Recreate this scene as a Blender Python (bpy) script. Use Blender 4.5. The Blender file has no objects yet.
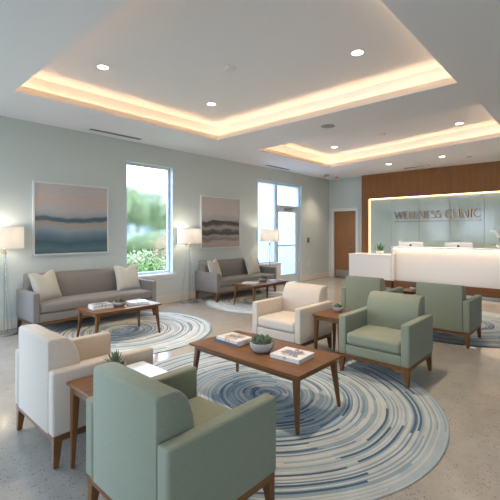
import bpy, bmesh, math, random
from mathutils import Vector, Matrix, noise as mnoise
random.seed(7)
PI = math.pi
S = bpy.context.scene
C = S.collection

# ------------------------------------------------------------------ helpers
def tag(o, label=None, cat=None, group=None, kind=None):
    if label: o['label'] = label
    if cat: o['category'] = cat
    if group: o['group'] = group
    if kind: o['kind'] = kind
    return o

def obj(name, bm, mat, parent=None, loc=(0, 0, 0), rot=(0, 0, 0), smooth=False):
    me = bpy.data.meshes.new(name)
    bm.normal_update()
    bm.to_mesh(me); bm.free()
    mats = mat if isinstance(mat, (list, tuple)) else [mat]
    for m in mats: me.materials.append(m)
    if smooth:
        for p in me.polygons: p.use_smooth = True
        try: me.set_sharp_from_angle(angle=math.radians(38))
        except Exception: pass
    o = bpy.data.objects.new(name, me)
    C.objects.link(o)
    o.location = loc; o.rotation_euler = rot
    if parent: o.parent = parent
    return o

def empty(name, loc=(0, 0, 0), rz=0, label=None, cat=None, group=None, kind=None):
    o = bpy.data.objects.new(name, None); C.objects.link(o)
    o.empty_display_size = .1
    o.location = loc; o.rotation_euler = (0, 0, rz)
    return tag(o, label, cat, group, kind)

def copy_tree(o, parent=None):
    c = o.copy(); C.objects.link(c); c.parent = parent
    for ch in [x for x in KIDS(o)]:
        copy_tree(ch, c)
    return c
def KIDS(o): return [x for x in bpy.data.objects if x.parent == o]

def box(bm, x0, x1, y0, y1, z0, z1, mi=0):
    v = [bm.verts.new(p) for p in ((x0,y0,z0),(x1,y0,z0),(x1,y1,z0),(x0,y1,z0),(x0,y0,z1),(x1,y0,z1),(x1,y1,z1),(x0,y1,z1))]
    fs = []
    for f in ((3,2,1,0),(4,5,6,7),(0,1,5,4),(1,2,6,5),(2,3,7,6),(3,0,4,7)):
        fc = bm.faces.new([v[i] for i in f]); fc.material_index = mi; fs.append(fc)
    return v

def prism(bm, pts, z0, z1, mi=0):
    a = [bm.verts.new((x, y, z0)) for x, y in pts]; b = [bm.verts.new((x, y, z1)) for x, y in pts]
    n = len(pts)
    area = sum(pts[i][0]*pts[(i+1)%n][1]-pts[(i+1)%n][0]*pts[i][1] for i in range(n))
    if area < 0: a.reverse(); b.reverse()
    bm.faces.new(b).material_index = mi; bm.faces.new(a[::-1]).material_index = mi
    for i in range(n):
        bm.faces.new([a[i], a[(i+1)%n], b[(i+1)%n], b[i]]).material_index = mi

def bevel(bm, w, seg=2):
    bmesh.ops.bevel(bm, geom=bm.edges[:], offset=w, segments=seg, profile=.5, affect='EDGES', clamp_overlap=True)
    return bm

def bbox(x0, x1, y0, y1, z0, z1, w=.004, seg=2):
    bm = bmesh.new(); box(bm, x0, x1, y0, y1, z0, z1)
    return bevel(bm, w, seg)

def hexa(bm, lo, hi, z0, z1):
    """frustum: lo, hi = (x0,x1,y0,y1) rectangles at z0, z1"""
    v = []
    for (a, b, c, d), z in ((lo, z0), (hi, z1)):
        v += [bm.verts.new(p) for p in ((a,c,z),(b,c,z),(b,d,z),(a,d,z))]
    for f in ((3,2,1,0),(4,5,6,7),(0,1,5,4),(1,2,6,5),(2,3,7,6),(3,0,4,7)):
        bm.faces.new([v[i] for i in f])

def soft(x0, x1, y0, y1, z0, z1, r=.03, crown=0, crown_x=0, n=5):
    """box with rounded edges and gently swollen faces"""
    hx, hy, hz = (x1-x0)/2, (y1-y0)/2, (z1-z0)/2
    cx, cy, cz = (x1+x0)/2, (y1+y0)/2, (z1+z0)/2
    r = min(r, hx*.98, hy*.98, hz*.98)
    def ax(h):
        e = [0, .25*r, .6*r, r]
        inner = [(-h+r)+(2*(h-r))*i/n for i in range(1, n)]
        return [-h+t for t in e]+inner+[h-t for t in reversed(e)]
    AX, AY, AZ = ax(hx), ax(hy), ax(hz)
    bm = bmesh.new(); cache = {}
    def vert(x, y, z):
        k = (round(x, 6), round(y, 6), round(z, 6))
        if k in cache: return cache[k]
        p = Vector((x, y, z))
        q = Vector((max(-hx+r, min(hx-r, x)), max(-hy+r, min(hy-r, y)), max(-hz+r, min(hz-r, z))))
        d = p-q
        if d.length > 1e-9: p = q+d.normalized()*r
        u = max(0, 1-(x/hx)**2)*max(0, 1-(y/hy)**2)
        if crown and z > 0: p.z += crown*u**.6
        u2 = max(0, 1-(y/hy)**2)*max(0, 1-(z/hz)**2)
        if crown_x: p.x += crown_x*u2**.6*(1 if x > 0 else -1)*(abs(x)/hx)
        v = bm.verts.new((p.x+cx, p.y+cy, p.z+cz)); cache[k] = v
        return v
    def face(a, b, c, d): 
        try: bm.faces.new((a, b, c, d))
        except ValueError: pass
    for A, B, mk in ((AX, AY, lambda a, b, s: (a, b, s*hz)), (AY, AZ, lambda a, b, s: (s*hx, a, b)), (AZ, AX, lambda a, b, s: (b, s*hy, a))):
        for s in (-1, 1):
            for i in range(len(A)-1):
                for j in range(len(B)-1):
                    q = [vert(*mk(A[i], B[j], s)), vert(*mk(A[i+1], B[j], s)), vert(*mk(A[i+1], B[j+1], s)), vert(*mk(A[i], B[j+1], s))]
                    if s < 0: q.reverse()
                    face(*q)
    return bm

def lathe(prof, n=32, bm=None, cx=0, cy=0):
    bm = bm or bmesh.new(); rings = []
    for r, z in prof:
        if r < 1e-6: rings.append([bm.verts.new((cx, cy, z))])
        else: rings.append([bm.verts.new((cx+r*math.cos(2*PI*i/n), cy+r*math.sin(2*PI*i/n), z)) for i in range(n)])
    for a, b in zip(rings, rings[1:]):
        for i in range(n):
            j = (i+1) % n
            if len(a) == 1 and len(b) == 1: break
            if len(a) == 1: bm.faces.new((a[0], b[j], b[i]))
            elif len(b) == 1: bm.faces.new((a[i], a[j], b[0]))
            else: bm.faces.new((a[i], a[j], b[j], b[i]))
    return bm

def tube(bm, pts, rad, n=8, cap=True):
    pts = [Vector(p) for p in pts]
    rr = rad if isinstance(rad, (list, tuple)) else [rad]*len(pts)
    rings = []
    for i, p in enumerate(pts):
        d = (pts[min(i+1, len(pts)-1)]-pts[max(i-1, 0)]).normalized()
        up = Vector((0, 0, 1)) if abs(d.z) < .95 else Vector((1, 0, 0))
        a = d.cross(up).normalized(); b = a.cross(d).normalized()
        rings.append([bm.verts.new(p+(a*math.cos(2*PI*k/n)+b*math.sin(2*PI*k/n))*rr[i]) for k in range(n)])
    for a, b in zip(rings, rings[1:]):
        for k in range(n): bm.faces.new((a[k], b[k], b[(k+1) % n], a[(k+1) % n]))
    if cap:
        bm.faces.new(rings[0]); bm.faces.new(rings[-1][::-1])
    bmesh.ops.recalc_face_normals(bm, faces=bm.faces[:])
    return bm

# ------------------------------------------------------------------ materials
def mat(name, col, rough=.5, metal=0., **kw):
    m = bpy.data.materials.new(name); m.use_nodes = True
    b = m.node_tree.nodes['Principled BSDF']
    b.inputs['Base Color'].default_value = (*col, 1); b.inputs['Roughness'].default_value = rough
    b.inputs['Metallic'].default_value = metal
    for k, v in kw.items(): b.inputs[k.replace('_', ' ')].default_value = v
    return m
def NT(m): return m.node_tree.nodes, m.node_tree.links, m.node_tree.nodes['Principled BSDF']
def ramp(nd, stops, interp='LINEAR'):
    r = nd.new('ShaderNodeValToRGB'); r.color_ramp.interpolation = interp
    e = r.color_ramp.elements
    while len(e) > 1: e.remove(e[-1])
    e[0].position = stops[0][0]; e[0].color = (*stops[0][1], 1)
    for p, c in stops[1:]:
        x = e.new(p); x.color = (*c, 1)
    return r
def math_(nd, lk, op, a, b=None, c=None):
    n = nd.new('ShaderNodeMath'); n.operation = op
    for i, v in enumerate((a, b, c)):
        if v is None: continue
        if isinstance(v, (int, float)): n.inputs[i].default_value = v
        else: lk.new(v, n.inputs[i])
    return n.outputs[0]
def coords(nd, lk, scale=(1, 1, 1), kind='Object'):
    t = nd.new('ShaderNodeTexCoord'); mp = nd.new('ShaderNodeMapping')
    mp.inputs['Scale'].default_value = scale
    lk.new(t.outputs[kind], mp.inputs['Vector']); return mp.outputs[0]
def tex_noise(nd, lk, vec, scale, detail=3, rough=.5):
    n = nd.new('ShaderNodeTexNoise'); n.inputs['Scale'].default_value = scale
    n.inputs['Detail'].default_value = detail; n.inputs['Roughness'].default_value = rough
    lk.new(vec, n.inputs['Vector']); return n.outputs['Fac']
def bump(nd, lk, h, b, strength=.2, dist=.01):
    n = nd.new('ShaderNodeBump'); n.inputs['Strength'].default_value = strength; n.inputs['Distance'].default_value = dist
    lk.new(h, n.inputs['Height']); lk.new(n.outputs[0], b.inputs['Normal'])

def paint(name, col, rough=.6):
    m = mat(name, col, rough); nd, lk, b = NT(m)
    v = coords(nd, lk)
    n = tex_noise(nd, lk, v, 90, 3); bump(nd, lk, n, b, .06, .003)
    return m
def fabric(name, col, var=.10):
    m = mat(name, col, .92); nd, lk, b = NT(m)
    b.inputs['Sheen Weight'].default_value = .15; b.inputs['Sheen Roughness'].default_value = .5
    v = coords(nd, lk)
    n1 = tex_noise(nd, lk, coords(nd, lk, (1, 1, .12)), 260, 2); n2 = tex_noise(nd, lk, coords(nd, lk, (.12, .12, 1)), 260, 2)
    s = math_(nd, lk, 'ADD', n1, n2)
    r = ramp(nd, [(.7, tuple(c*(1-var) for c in col)), (1.3/1.0 if False else 1.0, tuple(min(1, c*(1+var)) for c in col))])
    h = math_(nd, lk, 'MULTIPLY', s, .5)
    r.color_ramp.elements[0].position = .35; r.color_ramp.elements[1].position = .65
    lk.new(h, r.inputs[0]); lk.new(r.outputs[0], b.inputs['Base Color'])
    bump(nd, lk, s, b, .22, .002)
    return m
def wood(name, dark, light, axis='x', rough=.35, scale=1.):
    m = mat(name, dark, rough, 0, Specular_IOR_Level=.28); nd, lk, b = NT(m)
    sc = {'x': (1.1, 14, 14), 'y': (14, 1.1, 14), 'z': (14, 14, 1.1)}[axis]
    v = coords(nd, lk, tuple(s*scale for s in sc))
    n = nd.new('ShaderNodeTexNoise'); n.inputs['Scale'].default_value = 1.6; n.inputs['Detail'].default_value = 6
    n.inputs['Distortion'].default_value = .6; lk.new(v, n.inputs['Vector'])
    fine = tex_noise(nd, lk, v, 9, 3, .6)
    s = math_(nd, lk, 'ADD', math_(nd, lk, 'MULTIPLY', n.outputs['Fac'], .65), math_(nd, lk, 'MULTIPLY', fine, .35))
    r = ramp(nd, [(.3, dark), (.7, light)]); lk.new(s, r.inputs[0]); lk.new(r.outputs[0], b.inputs['Base Color'])
    bump(nd, lk, fine, b, .08, .002)
    return m
def emit(name, col, s):
    m = bpy.data.materials.new(name); m.use_nodes = True; nd = m.node_tree.nodes; nd.clear()
    e = nd.new('ShaderNodeEmission'); e.inputs[0].default_value = (*col, 1); e.inputs[1].default_value = s
    o = nd.new('ShaderNodeOutputMaterial'); m.node_tree.links.new(e.outputs[0], o.inputs[0]); return m

WARM = (1, .66, .36)
M = {}
M['wall'] = paint('sage_wall_paint', (.60, .655, .63))
M['ceil'] = paint('ceiling_paint', (.83, .81, .83), .7)
M['white'] = paint('white_trim_paint', (.78, .77, .74), .4)
M['cool_white'] = mat('window_frame_paint', (.66, .73, .76), .35)
M['base'] = paint('baseboard_paint', (.74, .68, .60), .45)
M['cream'] = fabric('cream_fabric', (.555, .475, .39), .07)
M['green'] = fabric('sage_green_fabric', (.225, .237, .163), .08)
M['sofa'] = fabric('taupe_fabric', (.225, .20, .185), .10)
M['pillow'] = fabric('oatmeal_fabric', (.53, .52, .455), .10)
M['piping'] = mat('dark_piping', (.12, .14, .14), .8)
M['walnut'] = wood('walnut_along_x', (.105, .043, .014), (.225, .096, .031), 'x', .4)
M['walnut_y'] = wood('walnut_along_y', (.105, .043, .014), (.225, .096, .031), 'y', .4)
M['walnut_z'] = wood('walnut_along_z', (.105, .043, .014), (.225, .096, .031), 'z', .38)
M['panel'] = wood('oak_panel_vertical', (.21, .085, .025), (.30, .132, .043), 'z', .5, .9)
M['doorwood'] = wood('door_veneer', (.24, .11, .042), (.35, .17, .07), 'z', .42, .9)
M['glow'] = emit('cove_led', WARM, 13.5)
M['glow_wall'] = emit('panel_led', (1, .66, .36), 6)
M['glow_desk'] = emit('desk_led', (1, .68, .42), 11)
M['lamp_disc'] = emit('downlight_disc', (1, .93, .82), 12)
M['bulb'] = emit('bulb', (1, .8, .55), 15)
M['chrome'] = mat('chrome', (.7, .7, .7), .15, 1)
M['steel'] = mat('brushed_steel', (.42, .42, .41), .35, 1)
M['brass'] = mat('brass', (.62, .42, .22), .28, 1)
M['pole'] = mat('satin_nickel', (.50, .44, .37), .3, 1)
M['bronze'] = mat('champagne_bronze_letters', (.34, .23, .15), .3, 1)
M['black'] = mat('black_plastic', (.02, .02, .02), .4)
M['desk'] = mat('white_laminate', (.80, .78, .75), .35)
M['monitor'] = mat('white_monitor_shell', (.72, .72, .72), .35)
M['ceramic'] = paint('speckled_ceramic', (.40, .375, .35), .6)
M['ceramic_white'] = mat('white_ceramic', (.78, .77, .74), .35)
M['soil'] = paint('soil', (.05, .035, .025), .95)
M['paper'] = mat('white_paper', (.82, .81, .80), .6)
M['pages'] = paint('book_pages', (.74, .72, .68), .8)

def leafmat(name, a, b2, sc=14):
    m = mat(name, a, .55); nd, lk, b = NT(m)
    n = tex_noise(nd, lk, coords(nd, lk), sc, 3)
    r = ramp(nd, [(.35, a), (.65, b2)]); lk.new(n, r.inputs[0]); lk.new(r.outputs[0], b.inputs['Base Color']); return m
M['succulent'] = leafmat('succulent_green', (.10, .14, .075), (.24, .29, .17), 40)
M['agave'] = leafmat('agave_green', (.05, .12, .045), (.13, .24, .10), 25)
M['reddish'] = leafmat('succulent_red', (.25, .12, .08), (.32, .27, .14), 40)
M['teal_leaf'] = leafmat('succulent_teal', (.10, .26, .18), (.20, .36, .24), 40)

# glass
def glassy(name, col=(1, 1, 1), rough=0., ior=1.45):
    m = bpy.data.materials.new(name); m.use_nodes = True; nd = m.node_tree.nodes; nd.clear()
    g = nd.new('ShaderNodeBsdfGlass'); g.inputs['Color'].default_value = (*col, 1); g.inputs['Roughness'].default_value = rough; g.inputs['IOR'].default_value = ior
    o = nd.new('ShaderNodeOutputMaterial'); m.node_tree.links.new(g.outputs[0], o.inputs[0]); return m
M['acrylic'] = glassy('clear_acrylic', (.97, .99, .99), .02, 1.45)
def pane(name, film=0., tint=(.96, .99, 1)):
    """thin pane: mostly see-through, a little mirror; film > 0 mixes in a soft diffusing privacy film"""
    m = bpy.data.materials.new(name); m.use_nodes = True; nd = m.node_tree.nodes; lk = m.node_tree.links; nd.clear()
    t = nd.new('ShaderNodeBsdfTransparent'); t.inputs[0].default_value = (*tint, 1)
    g = nd.new('ShaderNodeBsdfGlossy'); g.inputs['Roughness'].default_value = .02
    mx = nd.new('ShaderNodeMixShader'); mx.inputs[0].default_value = .05
    base = t.outputs[0]
    if film:
        r = nd.new('ShaderNodeBsdfRefraction'); r.inputs['Roughness'].default_value = film; r.inputs['IOR'].default_value = 1.12
        r.inputs['Color'].default_value = (.98, 1, 1, 1)
        f = nd.new('ShaderNodeMixShader'); f.inputs[0].default_value = .85
        lk.new(t.outputs[0], f.inputs[1]); lk.new(r.outputs[0], f.inputs[2]); base = f.outputs[0]
    lk.new(base, mx.inputs[1]); lk.new(g.outputs[0], mx.inputs[2])
    o = nd.new('ShaderNodeOutputMaterial'); lk.new(mx.outputs[0], o.inputs[0]); return m
M['pane'] = pane('clear_window_glass')
M['film'] = pane('window_glass_with_soft_film', .2)
def frosted():
    m = bpy.data.materials.new('frosted_glass'); m.use_nodes = True; nd = m.node_tree.nodes; lk = m.node_tree.links; nd.clear()
    t = nd.new('ShaderNodeBsdfTranslucent'); t.inputs[0].default_value = (.50, .55, .60, 1)
    p = nd.new('ShaderNodeBsdfTransparent'); p.inputs[0].default_value = (.60, .66, .70, 1)
    mx = nd.new('ShaderNodeMixShader'); mx.inputs[0].default_value = .35
    lk.new(t.outputs[0], mx.inputs[1]); lk.new(p.outputs[0], mx.inputs[2])
    o = nd.new('ShaderNodeOutputMaterial'); lk.new(mx.outputs[0], o.inputs[0]); return m
M['frost'] = frosted()
m = M['shade'] = bpy.data.materials.new('linen_lampshade'); m.use_nodes = True; nd = m.node_tree.nodes; lk = m.node_tree.links; nd.clear()
tr = nd.new('ShaderNodeBsdfTranslucent'); tr.inputs[0].default_value = (.70, .69, .67, 1)
df = nd.new('ShaderNodeBsdfDiffuse'); df.inputs[0].default_value = (.85, .80, .72, 1)
mx = nd.new('ShaderNodeMixShader'); mx.inputs[0].default_value = .5
em = nd.new('ShaderNodeEmission'); em.inputs[0].default_value = (1, .86, .74, 1); em.inputs[1].default_value = .04
ad = nd.new('ShaderNodeAddShader'); o_ = nd.new('ShaderNodeOutputMaterial')
lk.new(tr.outputs[0], mx.inputs[1]); lk.new(df.outputs[0], mx.inputs[2]); lk.new(mx.outputs[0], ad.inputs[0]); lk.new(em.outputs[0], ad.inputs[1]); lk.new(ad.outputs[0], o_.inputs[0])

m = M['lip'] = bpy.data.materials.new('translucent_cove_lip'); m.use_nodes = True; nd = m.node_tree.nodes; lk = m.node_tree.links; nd.clear()
tr = nd.new('ShaderNodeBsdfTranslucent'); tr.inputs[0].default_value = (.80, .74, .66, 1)
df = nd.new('ShaderNodeBsdfDiffuse'); df.inputs[0].default_value = (.80, .77, .73, 1)
mx = nd.new('ShaderNodeMixShader'); mx.inputs[0].default_value = .65; o_ = nd.new('ShaderNodeOutputMaterial')
lk.new(tr.outputs[0], mx.inputs[1]); lk.new(df.outputs[0], mx.inputs[2]); lk.new(mx.outputs[0], o_.inputs[0])
# back painted green glass
M['backglass'] = mat('pale_green_back_painted_glass', (.50, .60, .555), .10, 0, Specular_IOR_Level=.4)

# polished concrete floor
m = M['floor'] = mat('polished_concrete', (.35, .32, .28), .3); nd, lk, b = NT(m)
v = coords(nd, lk)
big = tex_noise(nd, lk, v, .9, 5, .6); mid = tex_noise(nd, lk, v, 7, 5, .6)
s = math_(nd, lk, 'ADD', math_(nd, lk, 'MULTIPLY', big, .6), math_(nd, lk, 'MULTIPLY', mid, .4))
r = ramp(nd, [(.32, (.32, .285, .24)), (.68, (.45, .41, .36))]); lk.new(s, r.inputs[0])
vo = nd.new('ShaderNodeTexVoronoi'); vo.inputs['Scale'].default_value = 80; lk.new(v, vo.inputs['Vector'])
wn = nd.new('ShaderNodeSeparateColor'); lk.new(vo.outputs['Color'], wn.inputs[0])
patch = tex_noise(nd, lk, v, 1.7, 3, .6)
rare = math_(nd, lk, 'GREATER_THAN', wn.outputs[0], math_(nd, lk, 'MULTIPLY_ADD', patch, -2.4, 1.95))
dot = math_(nd, lk, 'MULTIPLY', math_(nd, lk, 'LESS_THAN', vo.outputs['Distance'], math_(nd, lk, 'MULTIPLY_ADD', wn.outputs[1], .3, .12)), rare)
mx = nd.new('ShaderNodeMix'); mx.data_type = 'RGBA'; lk.new(math_(nd, lk, 'MULTIPLY', dot, .7), mx.inputs[0])
lk.new(r.outputs[0], mx.inputs[6]); mx.inputs[7].default_value = (.11, .09, .07, 1)
vo2 = nd.new('ShaderNodeTexVoronoi'); vo2.inputs['Scale'].default_value = 90; lk.new(v, vo2.inputs['Vector'])
sc2 = nd.new('ShaderNodeSeparateColor'); lk.new(vo2.outputs['Color'], sc2.inputs[0])
d2 = math_(nd, lk, 'MULTIPLY', math_(nd, lk, 'LESS_THAN', vo2.outputs['Distance'], .3), math_(nd, lk, 'GREATER_THAN', sc2.outputs[2], .72))
mx2 = nd.new('ShaderNodeMix'); mx2.data_type = 'RGBA'; lk.new(math_(nd, lk, 'MULTIPLY', d2, .35), mx2.inputs[0])
lk.new(mx.outputs[2], mx2.inputs[6]); mx2.inputs[7].default_value = (.52, .50, .46, 1)
lk.new(mx2.outputs[2], b.inputs['Base Color'])
rr_ = nd.new('ShaderNodeMapRange'); rr_.inputs[3].default_value = .09; rr_.inputs[4].default_value = .17; lk.new(mid, rr_.inputs[0]); lk.new(rr_.outputs[0], b.inputs['Roughness'])
bump(nd, lk, mid, b, .03, .004)

# rugs: rings of short arcs
def rugmat(name, seed, tone=0.0, inner_warm=0.0, R=1.36):
    m = mat(name, (.6, .6, .6), .95); nd, lk, b = NT(m)
    b.inputs['Sheen Weight'].default_value = .2
    t = nd.new('ShaderNodeTexCoord'); sp = nd.new('ShaderNodeSeparateXYZ'); lk.new(t.outputs['Object'], sp.inputs[0])
    wob = nd.new('ShaderNodeTexNoise'); wob.inputs['Scale'].default_value = 1.6; wob.inputs['Detail'].default_value = 1; lk.new(t.outputs['Object'], wob.inputs['Vector'])
    X, Y = sp.outputs[0], sp.outputs[1]
    rad = math_(nd, lk, 'SQRT', math_(nd, lk, 'ADD', math_(nd, lk, 'MULTIPLY', X, X), math_(nd, lk, 'MULTIPLY', Y, Y)))
    rw = math_(nd, lk, 'ADD', rad, math_(nd, lk, 'MULTIPLY', wob.outputs['Fac'], .045))
    th = math_(nd, lk, 'ARCTAN2', Y, X)
    def layer(ringw, nseg, sd):
        ring = math_(nd, lk, 'FLOOR', math_(nd, lk, 'DIVIDE', rw, ringw))
        w1 = nd.new('ShaderNodeTexWhiteNoise'); w1.noise_dimensions = '2D'
        cv = nd.new('ShaderNodeCombineXYZ'); lk.new(ring, cv.inputs[0]); cv.inputs[1].default_value = sd; lk.new(cv.outputs[0], w1.inputs['Vector'])
        # arc number with a random start for each ring
        ta = math_(nd, lk, 'ADD', math_(nd, lk, 'MULTIPLY', th, nseg/(2*PI)), math_(nd, lk, 'MULTIPLY', w1.outputs['Value'], 17.0))
        seg = math_(nd, lk, 'FLOOR', ta)
        w2 = nd.new('ShaderNodeTexWhiteNoise'); w2.noise_dimensions = '3D'
        c2 = nd.new('ShaderNodeCombineXYZ'); lk.new(ring, c2.inputs[0]); lk.new(seg, c2.inputs[1]); c2.inputs[2].default_value = sd+3; lk.new(c2.outputs[0], w2.inputs['Vector'])
        return w1.outputs['Value'], w2.outputs['Value']
    a1, a2 = layer(.0135, 6, seed)
    b1, b2_ = layer(.018, 11, seed+9)
    cream, pale, mist, blue, navy = (.46, .46, .435), (.35, .395, .40), (.22, .30, .33), (.10, .18, .26), (.03, .075, .135)
    if tone: cream, pale = (.60, .62, .60), (.48, .54, .54)
    mixv = math_(nd, lk, 'ADD', math_(nd, lk, 'MULTIPLY', a1, .55), math_(nd, lk, 'MULTIPLY', a2, .45))
    # bands where blue wool gathers
    bn = nd.new('ShaderNodeTexNoise'); bn.noise_dimensions = '1D'; bn.inputs['Scale'].default_value = 3.3; bn.inputs['Detail'].default_value = 1
    lk.new(math_(nd, lk, 'ADD', rad, seed*1.7), bn.inputs['W'])
    inner = math_(nd, lk, 'SUBTRACT', .21, math_(nd, lk, 'MULTIPLY', rad, .22/R*1.36))
    mixv = math_(nd, lk, 'ADD', mixv, math_(nd, lk, 'ADD', inner, math_(nd, lk, 'MULTIPLY_ADD', bn.outputs['Fac'], .5, -.25)))
    r1 = ramp(nd, [(0, cream), (.37, cream), (.48, pale), (.62, mist), (.76, cream if tone else mist), (.84, blue), (1.0, blue)], 'CONSTANT'); lk.new(mixv, r1.inputs[0])
    nav = math_(nd, lk, 'GREATER_THAN', math_(nd, lk, 'ADD', math_(nd, lk, 'MULTIPLY', b2_, .62), math_(nd, lk, 'MULTIPLY', b1, .38)), .80 if tone else .765)
    mx = nd.new('ShaderNodeMix'); mx.data_type = 'RGBA'; lk.new(nav, mx.inputs[0]); lk.new(r1.outputs[0], mx.inputs[6]); mx.inputs[7].default_value = (*navy, 1)
    fine = tex_noise(nd, lk, t.outputs['Object'], 120, 2)
    mott = tex_noise(nd, lk, t.outputs['Object'], 5, 4)
    f = math_(nd, lk, 'ADD', math_(nd, lk, 'MULTIPLY', fine, .35), math_(nd, lk, 'MULTIPLY', mott, .5))
    f = math_(nd, lk, 'ADD', f, .56)
    mu = nd.new('ShaderNodeMix'); mu.data_type = 'RGBA'; mu.blend_type = 'MULTIPLY'; mu.inputs[0].default_value = 1
    lk.new(mx.outputs[2], mu.inputs[6]); cc = nd.new('ShaderNodeCombineColor')
    for i in range(3): lk.new(f, cc.inputs[i])
    lk.new(cc.outputs[0], mu.inputs[7])
    out = mu.outputs[2]
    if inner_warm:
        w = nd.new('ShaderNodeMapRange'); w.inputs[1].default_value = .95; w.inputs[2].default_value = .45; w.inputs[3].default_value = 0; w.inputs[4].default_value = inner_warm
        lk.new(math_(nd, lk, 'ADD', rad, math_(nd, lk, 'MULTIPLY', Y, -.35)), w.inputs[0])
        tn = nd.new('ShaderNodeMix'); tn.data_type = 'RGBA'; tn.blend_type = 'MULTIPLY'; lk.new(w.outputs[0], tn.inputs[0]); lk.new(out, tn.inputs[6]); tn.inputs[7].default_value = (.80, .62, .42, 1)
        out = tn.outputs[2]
    lk.new(out, b.inputs['Base Color'])
    fr = math_(nd, lk, 'FRACT', math_(nd, lk, 'DIVIDE', rw, .0135))
    hgt = math_(nd, lk, 'ADD', math_(nd, lk, 'PINGPONG', fr, .5), math_(nd, lk, 'MULTIPLY', fine, .6))
    bump(nd, lk, hgt, b, .35, .006)
    return m

# paintings
def artmat(name, stops, warm, seed, H):
    m = mat(name, (.5, .5, .5), .55); nd, lk, b = NT(m)
    t = nd.new('ShaderNodeTexCoord'); sp = nd.new('ShaderNodeSeparateXYZ'); lk.new(t.outputs['Object'], sp.inputs[0])
    mp = nd.new('ShaderNodeMapping'); mp.inputs['Scale'].default_value = (1.1, 1, 7); mp.inputs['Location'].default_value = (seed, seed, 0); lk.new(t.outputs['Object'], mp.inputs['Vector'])
    n1 = tex_noise(nd, lk, mp.outputs[0], 1.5, 4, .55)
    mp2 = nd.new('ShaderNodeMapping'); mp2.inputs['Scale'].default_value = (1.0, 1, .2); mp2.inputs['Location'].default_value = (seed*2, 0, 0); lk.new(t.outputs['Object'], mp2.inputs['Vector'])
    n2 = tex_noise(nd, lk, mp2.outputs[0], 2.2, 2, .5)
    z = math_(nd, lk, 'DIVIDE', sp.outputs[2], H)
    z = math_(nd, lk, 'ADD', z, math_(nd, lk, 'MULTIPLY_ADD', n1, warm, -warm/2))
    z = math_(nd, lk, 'ADD', z, math_(nd, lk, 'MULTIPLY_ADD', n2, .16, -.08))
    r = ramp(nd, stops); lk.new(z, r.inputs[0])
    mp3 = nd.new('ShaderNodeMapping'); mp3.inputs['Scale'].default_value = (2.5, 1, 40); lk.new(t.outputs['Object'], mp3.inputs['Vector'])
    st = tex_noise(nd, lk, mp3.outputs[0], 2.5, 3)
    mu = nd.new('ShaderNodeMix'); mu.data_type = 'RGBA'; mu.blend_type = 'OVERLAY'; mu.inputs[0].default_value = .2
    lk.new(r.outputs[0], mu.inputs[6]); cc = nd.new('ShaderNodeCombineColor')
    for i in range(3): lk.new(st, cc.inputs[i])
    lk.new(cc.outputs[0], mu.inputs[7]); lk.new(mu.outputs[2], b.inputs['Base Color'])
    return m

# ------------------------------------------------------------------ room shell
H = 3.07; H2 = 3.35; LIP = 3.155; SLAB = 3.086
WX, WY = 10.62, 6.30            # reception wall plane, window wall plane
X0, Y0 = -3.2, -3.6
def struct(name, bm, m, parent=None, smooth=False):
    o = obj(name, bm, m, parent, smooth=smooth)
    if not parent: o['kind'] = 'structure'
    return o
bm = bmesh.new(); box(bm, X0-.2, WX+.25, Y0-.2, WY+.14, -.12, 0); struct('floor', bm, M['floor'])

def wall_holes(axis, plane, t, a0, a1, z1, holes):
    """wall slab in plane axis; holes = (a0,a1,z0,z1) sorted; built of abutting blocks"""
    bm = bmesh.new()
    def blk(a, b, c, d):
        if b-a < 1e-6 or d-c < 1e-6: return
        if axis == 'y': box(bm, a, b, plane, plane+t, c, d) if t > 0 else box(bm, a, b, plane+t, plane, c, d)
        else: box(bm, plane, plane+t, a, b, c, d) if t > 0 else box(bm, plane+t, plane, a, b, c, d)
    cur = a0
    for h0, h1, zz0, zz1 in holes:
        blk(cur, h0, 0, z1); blk(h0, h1, 0, zz0); blk(h0, h1, zz1, z1); cur = h1
    blk(cur, a1, 0, z1)
    return bm
W1 = (3.57, 4.60, .585, 2.71)
W2 = (7.18, 9.08, 0, 2.745)
W_FILL = (-2.7, .75, .3, 2.8)  # opening of the added, unseen window that brightens the left side
TOP = 3.47
WEST = [(-2.5, -.9, 1.2, 2.6), (.9, 2.5, 1.2, 2.6), (4.1, 5.7, 1.2, 2.6)]
struct('wall_north', wall_holes('y', WY, .2, X0-.2, WX+.25, TOP, [W_FILL, W1, W2]), M['wall'])
DR = (5.36, 6.13, 0, 2.07)
struct('wall_east', wall_holes('x', WX, .2, Y0-.2, WY, TOP, [DR]), M['wall'])
struct('wall_south', wall_holes('y', Y0, -.2, X0-.2, WX+.25, TOP, [(-2.6, -1.2, .9, 2.6)]), M['wall'])
struct('wall_west', wall_holes('x', X0, -.2, Y0, WY, TOP, WEST), M['wall'])

# ceiling with two trays
T1 = [(1.436, 1.15), (4.69, 1.15), (4.69, 5.09), (1.436, 5.09)]
T2 = [(5.70, 1.12), (7.82, 1.12), (8.59, 5.09), (5.78, 5.09)]
bm = bmesh.new()
XA, XB, YA, YB = X0, WX, Y0, WY
prism(bm, [(XA, YA), (XB, YA), (XB, 1.12), (XA, 1.12)], H, SLAB)
prism(bm, [(XA, 5.09), (XB, 5.09), (XB, YB), (XA, YB)], H, SLAB)
prism(bm, [(XA, 1.12), (1.436, 1.12), (1.436, 5.09), (XA, 5.09)], H, SLAB)
prism(bm, [(1.436, 1.12), (4.69, 1.12), (4.69, 1.15), (1.436, 1.15)], H, SLAB)
prism(bm, [(4.69, 1.12), (5.70, 1.12), (5.78, 5.09), (4.69, 5.09)], H, SLAB)
prism(bm, [(7.82, 1.12), (XB, 1.12), (XB, 5.09), (8.59, 5.09)], H, SLAB)
box(bm, XA, XB, YA, YB, H2, TOP)
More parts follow.
